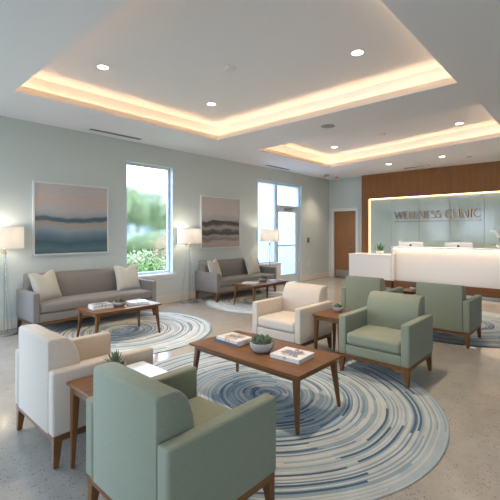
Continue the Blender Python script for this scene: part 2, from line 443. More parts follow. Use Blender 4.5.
def offset_poly(P, d):
    n = len(P); out = []
    for i in range(n):
        p0, p1, p2 = Vector(P[i-1]), Vector(P[i]), Vector(P[(i+1) % n])
        e1, e2 = (p1-p0).normalized(), (p2-p1).normalized()
        n1, n2 = Vector((e1.y, -e1.x)), Vector((e2.y, -e2.x))
        k = (n1+n2)/(1+n1.dot(n2)); out.append(p1+k*d)
    return out
for P in (T1, T2):
    a = offset_poly(P, .13); b_ = offset_poly(P, .17)
    for i in range(4):
        j = (i+1) % 4
        prism(bm, [tuple(a[i]), tuple(a[j]), tuple(b_[j]), tuple(b_[i])], SLAB-.002, H2+.002)
struct('ceiling', bm, M['ceil'])
for P, nm, lb in ((T1, 'cove_light', 'warm cove light strip hidden on the ledge of the large near ceiling tray'),
                  (T2, 'cove_light', 'warm cove light strip hidden on the ledge of the smaller far ceiling tray')):
    bm = bmesh.new(); a = offset_poly(P, .055); b_ = offset_poly(P, .075)
    for i in range(4):
        j = (i+1) % 4
        prism(bm, [tuple(a[i]), tuple(a[j]), tuple(b_[j]), tuple(b_[i])], SLAB+.001, SLAB+.012)
    tag(obj(nm, bm, M['glow']), lb, 'cove light')

for P, nm in ((T1, 'trim_3'), (T2, 'trim_4')):
    bm = bmesh.new(); a = P; b_ = offset_poly(P, .005)
    for i in range(4):
        j = (i+1) % 4
        prism(bm, [tuple(a[i]), tuple(a[j]), tuple(b_[j]), tuple(b_[i])], SLAB, LIP)
    struct(nm, bm, M['lip'])

# baseboards
bm = bmesh.new()
for a, b_ in ((X0, 7.16), (9.10, WX)): box(bm, a, b_, WY-.018, WY, 0, .155)
struct('baseboard_north', bevel(bm, .003, 1), M['base'])
bm = bmesh.new()
box(bm, WX-.018, WX, 6.20, WY-.018, 0, .155); box(bm, WX-.018, WX, 5.11, 5.29, 0, .155)
struct('baseboard_east', bevel(bm, .003, 1), M['base'])

# window 1
w = empty('window_1', (0, 0, 0), kind='structure')
x0, x1, z0, z1 = W1
def frame_rect(bm, x0, x1, z0, z1, y0, y1, t):
    box(bm, x0, x0+t, y0, y1, z0, z1); box(bm, x1-t, x1, y0, y1, z0, z1)
    box(bm, x0+t, x1-t, y0, y1, z0, z0+t); box(bm, x0+t, x1-t, y0, y1, z1-t, z1)
bm = bmesh.new(); frame_rect(bm, x0+.012, x1-.012, z0+.012, z1-.012, WY+.085, WY+.14, .045)
obj('window_frame', bevel(bm, .004, 1), M['cool_white'], w)
bm = bmesh.new(); t = .012
frame_rect(bm, x0, x1, z0, z1, WY-.002, WY+.199, t); obj('reveal_lining', bm, M['cool_white'], w)
zs = 1.08
bm = bmesh.new(); box(bm, x0+.055, x1-.055, WY+.108, WY+.114, z0+.055, zs); obj('clear_pane', bm, M['pane'], w)
bm = bmesh.new(); box(bm, x0+.055, x1-.055, WY+.108, WY+.114, zs, z1-.055); obj('filmed_pane', bm, M['film'], w)
obj('window_sill', bbox(x0-.05, x1+.05, WY-.045, WY+.085, z0-.045, z0+.002, .004), M['white'], w)
obj('apron', bbox(x0-.03, x1+.03, WY-.02, WY, z0-.10, z0-.045, .003), M['white'], w)

# wide window added farther left, out of view, to bring in cool daylight
w = empty('fill_window', (0, 0, 0), kind='structure'); x0, x1, z0, z1 = W_FILL
bm = bmesh.new(); frame_rect(bm, x0+.01, x1-.01, z0+.01, z1-.01, WY+.085, WY+.14, .045); box(bm, -.99, -.945, WY+.085, WY+.14, z0+.055, z1-.055)
obj('window_frame', bm, M['cool_white'], w)
for a_, b_ in ((x0+.055, -.99), (-.945, x1-.055)):
    bm = bmesh.new(); box(bm, a_, b_, WY+.108, WY+.114, z0+.055, z1-.055); obj('clear_pane', bm, M['pane'], w)
obj('window_sill', bbox(x0-.05, x1+.05, WY-.045, WY+.085, z0-.045, z0+.002, .004), M['white'], w)

# window 2 : storefront with a fixed light and a glass door
w = empty('window_2', (0, 0, 0), kind='structure')
x0, x1, z0, z1 = W2; xm = 7.99
bm = bmesh.new()
ya, yb = WY+.04, WY+.12
box(bm, x0, x1, ya, yb, z1-.055, z1)                      # head
box(bm, x0, x0+.04, ya, yb, .59, z1-.055)                  # left jamb
box(bm, xm-.045, xm+.045, ya, yb, 0, z1-.055)              # mullion
box(bm, x1-.05, x1, ya, yb, 0, z1-.055)                    # right jamb
box(bm, xm+.045, x1-.05, ya, yb, 2.07, 2.14)               # transom bar
box(bm, x0+.04, xm-.045, ya, yb, .59, .63)                 # bottom rail of the fixed light
obj('window_frame', bevel(bm, .003, 1), M['cool_white'], w)
bm = bmesh.new(); box(bm, x1-.001, x1+.014, WY-.012, WY+.199, 0, z1+.014); box(bm, x0-.014, x1-.001, WY-.012, WY+.199, z1-.001, z1+.014); box(bm, x0-.014, x0+.001, WY-.012, WY+.199, .59, z1-.001)
obj('reveal_lining', bm, M['cool_white'], w)
bm = bmesh.new(); box(bm, x0+.04, xm-.045, WY+.075, WY+.082, .63, z1-.055); obj('fixed_pane', bm, M['frost'], w)
bm = bmesh.new(); box(bm, xm+.045, x1-.05, WY+.075, WY+.082, 2.14, z1-.055); obj('transom_pane', bm, M['frost'], w)
obj('knee_wall', bbox(x0-.02, xm+.02, WY-.10, WY+.19, 0, .57, .004), M['white'], w)
obj('window_sill', bbox(x0-.04, xm+.04, WY-.13, WY+.04, .57, .60, .004), M['white'], w)
d = empty('door_1', (0, 0, 0), kind='structure')
dx0, dx1 = xm+.05, x1-.055
bm = bmesh.new(); ya, yb = WY+.055, WY+.10
box(bm, dx0, dx0+.05, ya, yb, .01, 2.065); box(bm, dx1-.13, dx1, ya, yb, .01, 2.065)
box(bm, dx0+.05, dx1-.13, ya, yb, 1.97, 2.065); box(bm, dx0+.05, dx1-.13, ya, yb, .01, .24); box(bm, dx0+.05, dx1-.13, ya, yb, 1.03, 1.06)
obj('door_frame', bevel(bm, .003, 1), M['cool_white'], d)
bm = bmesh.new(); box(bm, dx0+.05, dx1-.13, WY+.075, WY+.081, .24, 1.03); obj('lower_pane', bm, M['frost'], d)
bm = bmesh.new(); box(bm, dx0+.05, dx1-.13, WY+.075, WY+.081, 1.06, 1.97); obj('upper_pane', bm, M['frost'], d)
bm = bmesh.new(); box(bm, dx0+.30, dx0+.60, WY-.01, WY+.052, 2.0, 2.06); tube(bm, [(dx0+.45, WY-.005, 2.07), (dx0+.62, WY-.05, 2.075), (dx0+.36, WY+.045, 2.10)], .008, 6)
obj('door_closer', bm, M['steel'], d)

# interior wood door on the reception wall
d = empty('door_2', (0, 0, 0), kind='structure')
obj('door_leaf', bbox(WX+.02, WX+.065, 5.385, 6.105, .01, 2.045, .003, 1), M['doorwood'], d)
bm = bmesh.new()
for a, b_, c, e in ((5.29, 5.375, 0, 2.15), (6.115, 6.20, 0, 2.15), (5.375, 6.115, 2.055, 2.15)): box(bm, WX-.02, WX+.12, a, b_, c, e)
obj('door_casing', bevel(bm, .004, 1), M['white'], d)
bm = bmesh.new(); box(bm, WX+.12, WX+.19, 5.361, 6.129, .001, 2.069); obj('door_light_block', bm, M['doorwood'], d)  # panel added to stop outside light leaking around the leaf
obj('kick_plate', bbox(WX+.012, WX+.02, 5.42, 6.07, .03, .24, .002, 1), M['steel'], d)
bm = bmesh.new(); tube(bm, [(WX+.02, 5.45, .97), (WX-.035, 5.45, .97), (WX-.035, 5.56, .97)], .010, 8)
obj('door_handle', bm, M['chrome'], d)

# reception feature wall: oak surround with a lit recess
FX = 10.45
ya, yr, zr = 5.105, 4.92, 2.375
YE = -2.2                                                    # the surround runs on out of the photo
bm = bmesh.new()
box(bm, FX, WX, yr, ya, 0, H); box(bm, FX, WX, YE+.2, yr, zr, H); box(bm, FX, WX, YE, YE+.2, 0, H)
struct('trim_1', bm, M['panel'])
# green glass panels
y = yr; k = 0; proto = None
grp = 'green glass panels behind the reception desk'
while y > YE+.25:
    y2 = max(y-.755, YE+.2); 
    if k == 0: y2 = 4.27
    bm = bbox(FX+.125, FX+.14, y2+.003, y-.003, .75, zr-.012, .002, 1)
    lab = 'pale green glass wall panel ' + ['at the left, above the potted aloe', 'behind the letters WELL of the sign', 'behind the letters NESS of the sign',
        'behind the letters INIC of the sign', 'right of the sign, behind the orchid', 'just beyond the right edge of the photo', 'farthest beyond the right edge of the photo'][k]
    o = obj('glass_panel', bm, M['backglass']); tag(o, lab, 'glass panel', grp if k >= 5 else grp)
    y = y2; k += 1
    if k == 7: break
bm = bmesh.new(); box(bm, FX+.14, WX, YE+.2, yr, 0, zr); struct('trim_2', bm, M['white'])
bm = bmesh.new(); box(bm, FX+.100, FX+.122, yr-.016, yr-.001, .80, zr-.001); box(bm, FX+.100, FX+.122, YE+.3, yr-.016, zr-.016, zr-.001)
tag(obj('light_strip', bm, M['glow_wall']), 'warm light strip edging the recess around the green glass wall', 'light strip')

# sign lettering
def stroke(bm, pts, ws, d, ox, sc):
    """pts in a (u right, v up) frame with cap height 1; ws half-widths"""
    L, Rr = [], []
    for i, p in enumerate(pts):
        a = Vector(pts[max(i-1, 0)]); b_ = Vector(pts[min(i+1, len(pts)-1)]); t = (b_-a).normalized(); n = Vector((-t.y, t.x))
        w_ = ws[i] if isinstance(ws, (list, tuple)) else ws
        L.append(Vector(p)+n*w_); Rr.append(Vector(p)-n*w_)
    for i in range(len(pts)-1):
        q = [L[i], L[i+1], Rr[i+1], Rr[i]]
        f = [bm.verts.new((0, -(ox+v.x*sc), v.y*sc)) for v in q]; g = [bm.verts.new((-d, -(ox+v.x*sc), v.y*sc)) for v in q]
        bm.faces.new(f); bm.faces.new(g[::-1])
        for k in range(4): bm.faces.new((f[k], g[k], g[(k+1) % 4], f[(k+1) % 4]))
def arc(cx, cy, rx, ry, a0, a1, n=14): return [(cx+rx*math.cos(math.radians(a0+(a1-a0)*i/n)), cy+ry*math.sin(math.radians(a0+(a1-a0)*i/n))) for i in range(n+1)]
TH, TN = .075, .042
def glyph(ch):
    def ser(x, y, w=.085): return ([(x-w, y), (x+w, y)], .018)
    if ch == 'W': return 1.22, [([(.05, 1), (.34, 0)], TH), ([(.34, 0), (.60, .95)], TN), ([(.60, .95), (.88, 0)], TH), ([(.88, 0), (1.15, 1)], TN), ser(.06, .985), ser(1.14, .985)]
    if ch == 'E': return .62, [([(.14, 0), (.14, 1)], TH), ([(.14, .965), (.52, .965)], [TN*.8, TN*1.1]), ([(.14, .52), (.46, .52)], TN*.8), ([(.14, .035), (.55, .035)], [TN*.8, TN*1.1])]
    if ch == 'L': return .60, [([(.14, 0), (.14, 1)], TH), ([(.14, .035), (.54, .035)], [TN*.8, TN*1.2]), ser(.14, .985)]
    if ch == 'N': return .92, [([(.12, 0), (.12, 1)], TN), ([(.12, .98), (.78, .02)], TH), ([(.80, 0), (.80, 1)], TN), ser(.12, .015), ser(.80, .985)]
    if ch == 'I': return .34, [([(.17, 0), (.17, 1)], TH), ser(.17, .985), ser(.17, .015)]
    if ch == 'S':
        p = arc(.29, .745, .20, .225, 35, 200, 12)+arc(.29, .27, .225, .245, 75, -150, 16)
        n = len(p); return .60, [(p, [TN+(TH-TN)*math.sin(PI*i/(n-1))**2 for i in range(n)])]
    if ch == 'C':
        p = arc(.50, .50, .41, .48, 42, 318, 24); n = len(p)
        return .90, [(p, [TN+(TH-TN)*math.sin(PI*i/(n-1))**2 for i in range(n)])]
SX = FX+.095
sign = empty('wall_sign', (SX, 4.17, 1.775), label='raised bronze sign reading WELLNESS CLINIC with underline on the green glass wall', cat='sign')
def word(txt, yL, yR, cap):
    tot = sum(glyph(c)[0] for c in txt); off = yL; track = (yL-yR)/tot
    u = 0
    for c in txt:
        adv, st = glyph(c); bm = bmesh.new()
        for p, w_ in st:
            # horizontal fit to the measured word width, vertical to the cap height
            q = [(a*track/cap, b_) for a, b_ in p]
            stroke(bm, q, w_, .03, 0, cap)
        obj('letter', bm, M['bronze'], sign, loc=(0, off-u*track-4.17, 0)); u += adv
word('WELLNESS', 4.17, 2.965, .198); word('CLINIC', 2.90, 2.07, .208)
bm = bmesh.new(); box(bm, -.02, 0, -2.10, 0, -.085, -.066); obj('underline', bm, M['bronze'], sign)
for u in (.1, .7, 1.3, 2.0):
    bm = bmesh.new(); box(bm, 0, .03, -u-.005, -u+.005, -.08, -.07); obj('standoff', bm, M['steel'], sign)

# ------------------------------------------------------------------ reception desk
t = empty('reception_desk', (9.0, 3.64, 0), label='long white reception desk with lit underside of counter and wood plinth', cat='desk')
DL = 4.9
def dpart(nm, x0, x1, y0, y1, z0, z1, m, w_=.004): return obj(nm, bbox(x0, x1, y0, y1, z0, z1, w_, 1), m, t)
dpart('countertop', 0, .36, -DL, 0, 1.025, 1.065, M['desk'])
dpart('end_panel', 0, .75, -.055, 0, .25, 1.025, M['desk'], .002)
dpart('end_panel', 0, .75, -DL, -DL+.055, .25, 1.025, M['desk'], .002)
dpart('front_panel', .12, .15, -DL+.055, -.055, .25, 1.025, M['desk'], .002)
dpart('worktop', .36, .80, -DL+.055, -.055, .71, .74, M['desk'])
dpart('wood_plinth', .05, .74, -DL+.02, -.02, .07, .25, M['walnut_y'], .002)
dpart('toe_kick', .08, .70, -DL+.04, -.04, 0, .07, M['steel'], .002)
bm = bmesh.new(); box(bm, .022, .042, -DL+.06, -.06, 1.013, 1.024); obj('light_strip', bm, M['glow_desk'], t)
t = empty('side_counter', (9.0, 4.745, 0), label='low white counter adjoining the left end of the reception desk', cat='counter')
dpart('counter_top', -.01, .66, -1.10, .01, .83, .858, M['desk'])
dpart('body', 0, .64, -1.095, 0, .25, .83, M['desk'], .002)
dpart('wood_plinth', .05, .62, -1.09, -.02, .07, .25, M['walnut_y'], .002)
dpart('toe_kick', .08, .60, -1.08, -.04, 0, .07, M['steel'], .002)

# monitors on the worktop (seen from behind)
def monitor(x, y, lab):
    t = empty('computer_monitor', (x, y, .741), label=lab, cat='monitor', group='monitors on the reception desk')
    obj('shell', bbox(-.012, .012, -.29, .29, .10, .43, .01, 2), M['monitor'], t)
    obj('screen', bbox(.012, .016, -.275, .275, .125, .415, .002, 1), M['black'], t)
    bm = lathe([(0, 0), (.026, 0), (.026, .003), (0, .003)], 20)
    obj('emblem', bm, M['black'], t, loc=(-.0125, 0, .352), rot=(0, -PI/2, 0))
    obj('stand', bbox(-.05, -.03, -.09, .09, .008, .22, .004), M['monitor'], t)
    obj('neck', bbox(-.035, -.008, -.04, .04, .17, .21, .003), M['monitor'], t)
    obj('foot', bbox(-.10, .10, -.12, .12, 0, .009, .003, 1), M['monitor'], t)
    return t
monitor(9.46, 3.345, 'white computer monitor on the reception desk under the word WELLNESS')
monitor(9.55, 2.32, 'white computer monitor on the reception desk under the word CLINIC')

# ------------------------------------------------------------------ plants
def leaf_bm(bm, base, az, el, L, wd, th, curve=.0, n=5, tipz=0):
    """pointed fleshy leaf: diamond cross-sections along an arc"""
    d = Vector((math.cos(az), math.sin(az), 0)); s = Vector((-math.sin(az), math.cos(az), 0)); up = Vector((0, 0, 1))
    p = Vector(base); rings = []; e = el
    for i in range(n+1):
        f = i/n; w_ = wd*math.sin(PI*(.18+.82*f))**.8 if f < 1 else 0
        dr = d*math.cos(e)+up*math.sin(e); nn = -d*math.sin(e)+up*math.cos(e)
        if i == n: rings.append([bm.verts.new(p)])
        else: rings.append([bm.verts.new(p+s*w_), bm.verts.new(p+nn*th*(1-f)*.6), bm.verts.new(p-s*w_), bm.verts.new(p-nn*th*(1-f*.7))])
        p = p+dr*L/n; e += curve/n
    for a, b_ in zip(rings, rings[1:]):
        for k in range(4):
            if len(b_) == 1: bm.faces.new((a[k], a[(k+1) % 4], b_[0]))
            else: bm.faces.new((a[k], a[(k+1) % 4], b_[(k+1) % 4], b_[k]))
def rosette(R, layers=4, n=9, up=.0):
    bm = bmesh.new()
    for l in range(layers):
        f = l/(max(1, layers-1)); m_ = max(4, int(n-2*l))
        for i in range(m_):
            leaf_bm(bm, (0, 0, R*.15*l), 2*PI*i/m_+l*.5+random.uniform(-.1, .1), .25+1.05*f, R*(1-.45*f), R*.20, R*.10, .5, 4)
    bmesh.ops.recalc_face_normals(bm, faces=bm.faces[:]); return bm
def bowl(t, R, h, m_, foot=.55):
    pr = [(0, 0), (R*foot, 0), (R*.78, h*.18), (R*.96, h*.5), (R, h*.8), (R*.97, h), (R*.92, h), (R*.93, h*.82), (R*.85, h*.55), (R*.5, h*.3), (0, h*.28)]
    obj('bowl', lathe(pr, 36), m_, t, smooth=True)
    obj('soil', lathe([(0, h*.80), (R*.6, h*.81), (R*.91, h*.78)], 24), M['soil'], t, smooth=True)
def succulent_bowl(name, x, y, z, R, h, lab, mats, rz=0, m_=None, nros=7, grp=None):
    t = empty(name, (x, y, z), rz, lab, 'plant', grp)
    bowl(t, R, h, m_ or M['ceramic'])
    for i in range(nros):
        if i == 0: a, rr = 0, 0
        else: a, rr = 2*PI*i/(nros-1), R*.56
        r_ = R*(.56 if i else .62)*random.uniform(.9, 1.1)
        o = obj('rosette', rosette(r_, 5, 10), mats[i % len(mats)], t, loc=(rr*math.cos(a), rr*math.sin(a), h*.82+(.012 if i == 0 else 0)), rot=(-.35*math.sin(a)*(1 if i else 0), .35*math.cos(a)*(1 if i else 0), a))
    return t
def spiky_pot(name, x, y, z, R, h, lab, Lf, n=16, m_=None, leafm=None):
    t = empty(name, (x, y, z), 0, lab, 'plant')
    bowl(t, R, h, m_ or M['ceramic_white'], .7)
    bm = bmesh.new()
    for i in range(n):
        f = i/n
        leaf_bm(bm, (0, 0, h*.8), i*2.4, .35+1.1*f+random.uniform(-.1, .1), Lf*random.uniform(.8, 1.05), Lf*.085, Lf*.04, .25, 5)
    bmesh.ops.recalc_face_normals(bm, faces=bm.faces[:])
    obj('leaves', bm, leafm or M['agave'], t); return t

# ------------------------------------------------------------------ armchair
LEGM = M['walnut_z']
def legs(t, x0, x1, y0, y1, z, top=.052, bot=.03, splay=.0):
    for sx in (0, 1):
        for sy in (0, 1):
            bm = bmesh.new()
            X = (x0, x0+top) if sx == 0 else (x1-top, x1); Y = (y0, y0+top) if sy == 0 else (y1-top, y1)
            xa = X[0]-splay if sx == 0 else X[1]-bot+splay; yb = Y[0]-splay if sy == 0 else Y[1]-bot+splay
            hexa(bm, (xa, xa+bot, yb, yb+bot), (X[0], X[1], Y[0], Y[1]), 0, z)
            bevel(bm, .003, 1); obj('leg', bm, LEGM, t)
def back_bm(y0, y1, z0, z1, tb, tt, r=.02):
    """back cushion slab: straight rear face, top flat, front curving down and forward"""
    prof = [(0, z0), (0, z1-r)]
    for i in range(1, 5): a = PI-PI/2*i/4; prof.append((r+r*math.cos(a), z1-r+r*math.sin(a)))
    prof.append((tt-.02, z1))
    for i in range(1, 9):
        f = i/8; prof.append((tt-.02+(tb-tt+.02)*math.sin(f*PI/2)**.9, z1-(z1-z0-.19)*.55*(1-math.cos(f*PI/2))))
    prof.append((tb, z0+.02)); prof.append((tb-.01, z0))
    bm = bmesh.new(); e = .012
    rings = []
    cx = sum(p[0] for p in prof)/len(prof); cz = (z0+z1)/2
    for yy, k in ((y0, e), (y0+e*.35, e*.3), (y0+e, 0), (y1-e, 0), (y1-e*.35, e*.3), (y1, e)):
        rings.append([bm.verts.new((p[0]+(k if p[0] < cx else -k), yy, p[1]+(k if p[1] < cz else -k))) for p in prof])
    n = len(prof)
    for a, b_ in zip(rings, rings[1:]):
        for i in range(n): bm.faces.new((a[i], a[(i+1) % n], b_[(i+1) % n], b_[i]))
    bm.faces.new(rings[0][::-1]); bm.faces.new(rings[-1])
    bmesh.ops.recalc_face_normals(bm, faces=bm.faces[:])
    return bm
def armchair(D, Wd, m_, lab, loc, rz, grp):
    """local: rear at x=0, facing +x, centred on y"""
    t = empty('armchair', loc, rz, lab, 'armchair', grp); h = Wd/2; A = .078
    obj('arm', soft(0, D, -h, -h+A, .19, .572, .016), m_, t, smooth=True)
    obj('arm', soft(0, D, h-A, h, .19, .572, .016), m_, t, smooth=True)
    obj('backrest', back_bm(-h+A, h-A, .19, .75, .20, .10), m_, t, smooth=True)
    obj('seat_base', soft(.18, D-.004, -h+A, h-A, .19, .285, .01), m_, t, smooth=True)
    obj('seat_cushion', soft(.185, D+.004, -h+A+.004, h-A-.004, .293, .405, .032, .014), m_, t, smooth=True)
    bm = bmesh.new(); box(bm, .008, D-.008, -h+.008, h-.008, .152, .19); obj('frame_rail', bevel(bm, .003, 1), M['walnut'], t)
    legs(t, .008, D-.008, -h+.008, h-.008, .155, .052, .03, .0)
    return t
G1 = 'armchairs around the low walnut tables'
chA = armchair(.69, .70, M['cream'], 'cream armchair seen from behind at the left, beside the tapered end table', (.865, 2.705, 0), 0, G1)
def chair_copy(src, loc, rz, lab, m_=None):
    c = copy_tree(src); c.location = loc; c.rotation_euler = (0, 0, rz); c['label'] = lab; return c
chC = chair_copy(chA, (4.075, 2.71, 0), PI, 'cream armchair facing the viewer behind the large coffee table')
chB = armchair(.665, .70, M['green'], 'sage green armchair seen from behind, nearest of all, at the bottom of the photo', (.850, 1.547, 0), 0, G1)
chair_copy(chB, (4.10, 1.578, 0), PI, 'sage green armchair facing the viewer at the right end of the large coffee table')
chair_copy(chB, (5.13, 1.475, 0), 0, 'sage green armchair turned to the reception desk, right of the pair')
chair_copy(chB, (5.18, 2.52, 0), 0, 'sage green armchair turned to the reception desk, left of the pair')

# ------------------------------------------------------------------ sofas
def sofa(L, D, lab, loc):
    """local: front face at y=0, back toward +y, x from 0 to L"""
    t = empty('sofa', loc, 0, lab, 'sofa', 'taupe sofas along the window wall'); A = .085; m_ = M['sofa']
    obj('arm', soft(0, A, 0, D, .19, .585, .016), m_, t, smooth=True)
    obj('arm', soft(L-A, L, 0, D, .19, .585, .016), m_, t, smooth=True)
    obj('seat_base', soft(A, L-A, .004, D-.02, .19, .298, .01), m_, t, smooth=True)
    obj('seat_cushion', soft(A+.003, L-A-.003, -.004, D-.20, .304, .43, .032, .012, n=8), m_, t, smooth=True)
    bm = back_bm(-L+A, -A, .30, .795, .22, .13)
    o = obj('backrest', bm, m_, t, loc=(0, D, 0), rot=(0, 0, -PI/2), smooth=True)
    # back_bm runs x (depth) by y (length); turned so that its depth points to -y
    o.rotation_euler = (0, 0, -PI/2); o.location = (0, D, 0)
    for v in o.data.vertices: v.co.y = -v.co.y
    o.data.flip_normals()
    bm = bmesh.new(); box(bm, .01, L-.01, .01, D-.01, .155, .19); obj('frame_rail', bevel(bm, .003, 1), M['walnut'], t)
    legs(t, .01, L-.01, .01, D-.01, .157, .055, .032)
    return t
sofa(1.905, .70, 'long taupe sofa under the blue and pink painting beside the window', (1.775, 5.50, 0))
sofa(1.905, .69, 'taupe sofa under the grey and black painting, farther along the wall', (5.12, 5.56, 0))

# throw pillows
def pillow(x, y, z, rot, lab, sz=.43, notch=.05):
    n = 18; bm = bmesh.new(); g = {}
    for s in (1, -1):
        for i in range(n+1):
            for j in range(n+1):
                u, v = -1+2*i/n, -1+2*j/n
                edge = (i in (0, n)) or (j in (0, n))
                if edge and (0, i, j) in g: g[(s, i, j)] = g[(0, i, j)]; continue
                f = max(0, (1-u*u))**.42*max(0, (1-v*v))**.42
                pin = 1-.085*(1-abs(u*v)**.0 if False else (1-u*u) if abs(v) > abs(u) else (1-v*v))
                px = u*sz/2*(1-.075*(1-v*v)); pz = v*sz/2*(1-.075*(1-u*u))
                if v > 0: pz -= notch*v*math.exp(-(u/.38)**2)            # karate-chop dip at the top
                w_ = .075*f + .004*math.sin(6*u+3*v)*f
                if v > 0: w_ -= .03*v*math.exp(-(u/.22)**2)*f
                vt = bm.verts.new((px, s*w_ if not edge else 0, pz+sz/2*.95)); g[(s, i, j)] = vt
                if edge: g[(0, i, j)] = vt
        for i in range(n):
            for j in range(n):
                q = [g[(s, i, j)], g[(s, i+1, j)], g[(s, i+1, j+1)], g[(s, i, j+1)]]
                if s > 0: q.reverse()
                try: bm.faces.new(q)
                except ValueError: pass
    rim = [g[(0, i, 0)].co.copy() for i in range(n+1)]+[g[(0, n, j)].co.copy() for j in range(1, n+1)]+[g[(0, i, n)].co.copy() for i in range(n-1, -1, -1)]+[g[(0, 0, j)].co.copy() for j in range(n-1, 0, -1)]
    t = empty('throw_pillow', (x, y, z), 0, lab, 'cushion', 'oatmeal throw pillows on the sofas'); t.rotation_euler = rot
    obj('cover', bm, M['pillow'], t, smooth=True)
    bp = bmesh.new(); tube(bp, rim+[rim[0]], .0042, 6, False); obj('piping', bp, M['pillow'], t, smooth=True)
    return t
pillow(2.10, 5.83, .436, (-.32, -.06, .38), 'oatmeal throw pillow at the left end of the long sofa', .44)
pillow(3.37, 5.84, .436, (-.30, .0, .05), 'oatmeal throw pillow at the right end of the long sofa under the window', .45)
pillow(5.44, 5.89, .436, (-.32, -.06, .38), 'oatmeal throw pillow at the left end of the farther sofa', .43)
pillow(6.60, 5.88, .436, (-.30, -.05, .05), 'oatmeal throw pillow at the right end of the farther sofa near the glass door', .45)

# ------------------------------------------------------------------ tables
def low_table(name, lab, cat, x0, x1, y0, y1, h, wm, grp=None, top=.02, inset=.04, legt=.045, legb=.022, splay=.025):
    cx, cy = (x0+x1)/2, (y0+y1)/2; a, b_ = (x1-x0)/2, (y1-y0)/2
    t = empty(name, (cx, cy, .0085 if cat == 'coffee table' else 0), 0, lab, cat, grp)
    bm = bmesh.new(); hexa(bm, (-a+.018, a-.018, -b_+.018, b_-.018), (-a, a, -b_, b_), h-top-.008, h-top+.004)
    box(bm, -a, a, -b_, b_, h-top+.004, h); bevel(bm, .0025, 1)
    obj('tabletop', bm, wm, t)
    bm = bmesh.new(); i = inset
    box(bm, -a+i, a-i, -b_+i, -b_+i+.018, h-.062, h-top-.006); box(bm, -a+i, a-i, b_-i-.018, b_-i, h-.062, h-top-.006)
    box(bm, -a+i, -a+i+.018, -b_+i+.018, b_-i-.018, h-.062, h-top-.006); box(bm, a-i-.018, a-i, -b_+i+.018, b_-i-.018, h-.062, h-top-.006)
    obj('apron', bm, wm, t)
    legs(t, -a+i-.004, a-i+.004, -b_+i-.004, b_-i+.004, h-top-.007, legt, legb, splay)
    return t
RUG_T = .008
t = low_table('coffee_table', 'large walnut coffee table in the centre with splayed tapered legs', 'coffee table', 2.13, 2.745, 1.50, 2.68, .41, M['walnut_y'], 'walnut coffee tables')
low_table('coffee_table', 'walnut coffee table in front of the long sofa', 'coffee table', 2.12, 3.07, 4.46, 5.03, .41, M['walnut'], 'walnut coffee tables')
low_table('coffee_table', 'small-looking walnut coffee table in front of the farther sofa', 'coffee table', 5.18, 6.22, 4.62, 5.19, .41, M['walnut'], 'walnut coffee tables')
low_table('end_table', 'walnut end table holding a spiky succulent, at the lower left', 'end table', .93, 1.445, 1.965, 2.33, .512, M['walnut'], 'walnut end tables', splay=.0, inset=.02)
low_table('end_table', 'walnut end table between the farther cream armchair and a green one', 'end table', 3.56, 4.02, 1.965, 2.325, .50, M['walnut'], 'walnut end tables', splay=.0, inset=.02)
low_table('end_table', 'walnut end table mostly hidden behind the green chairs near the reception', 'end table', 5.92, 6.34, 1.90, 2.28, .50, M['walnut'], 'walnut end tables', splay=.0, inset=.02)

# ------------------------------------------------------------------ books
def cover_mat(name, base, blobs, pat=9.):
    m = mat(name, base, .35); nd, lk, b = NT(m)
    t = nd.new('ShaderNodeTexCoord')
    n = tex_noise(nd, lk, t.outputs['Object'], pat*2.4, 4, .6)
    g = nd.new('ShaderNodeVectorMath'); g.operation = 'LENGTH'; lk.new(t.outputs['Object'], g.inputs[0])
    near = math_(nd, lk, 'SUBTRACT', .62, math_(nd, lk, 'MULTIPLY', g.outputs['Value'], 3.4))
    s = math_(nd, lk, 'ADD', math_(nd, lk, 'MULTIPLY', n, .9), math_(nd, lk, 'SUBTRACT', near, .25))
    r = ramp(nd, [(0, base), (.52, base)]+[(.54+.09*i, c) for i, c in enumerate(blobs)], 'EASE'); lk.new(s, r.inputs[0]); lk.new(r.outputs[0], b.inputs['Base Color']); return m
CV = {'floral': cover_mat('floral_cover', (.72, .68, .64), [(.50, .28, .18), (.12, .13, .17), (.20, .22, .28)]),
      'sepia': cover_mat('sepia_cover', (.68, .64, .60), [(.42, .28, .22), (.52, .44, .40), (.18, .15, .14)]),
      'grey': cover_mat('grey_cover', (.60, .60, .58), [(.16, .18, .20), (.30, .33, .34), (.10, .11, .12)]),
      'white': cover_mat('white_cover', (.78, .77, .75), [(.66, .66, .66), (.60, .62, .64)]),
      'dark': mat('slate_cover', (.10, .12, .15), .5)}
def book(x, y, z, w_, l_, h, rz, cm, lab, grp=None, hard=True, name='book'):
    t = empty(name, (x, y, z), rz, lab, 'book' if name == 'book' else 'magazine', grp)
    a, b_ = w_/2, l_/2; c = .0025
    bm = bmesh.new()
    box(bm, -a, a, -b_, b_, 0, c); box(bm, -a, a, -b_, b_, h-c, h); box(bm, -a, -a+c, -b_, b_, c, h-c)
    obj('cover', bm, cm, t); 
    bm = bmesh.new(); box(bm, -a+c, a-.004, -b_+.004, b_-.004, c, h-c); obj('pages', bm, M['pages'], t)
    return t
G = 'books on the coffee tables'
TZ = .419
book(2.42, 2.41, TZ, .20, .285, .024, .03, CV['dark'], 'slate blue book, bottom of the stack on the large coffee table', G)
book(2.42, 2.395, TZ+.0245, .195, .275, .024, -.04, CV['sepia'], 'picture book with pinkish grey cover, on top of the stack on the large coffee table', G)
book(2.44, 1.775, TZ, .235, .265, .030, .06, CV['floral'], 'white book with floral cover at the near end of the large coffee table', G)
book(2.34, 4.77, TZ, .20, .26, .026, 1.45, CV['white'], 'pale book at the bottom of the stack by the long sofa', G)
book(2.34, 4.775, TZ+.0265, .19, .25, .026, 1.50, CV['grey'], 'dark grey book on top of the stack by the long sofa', G)
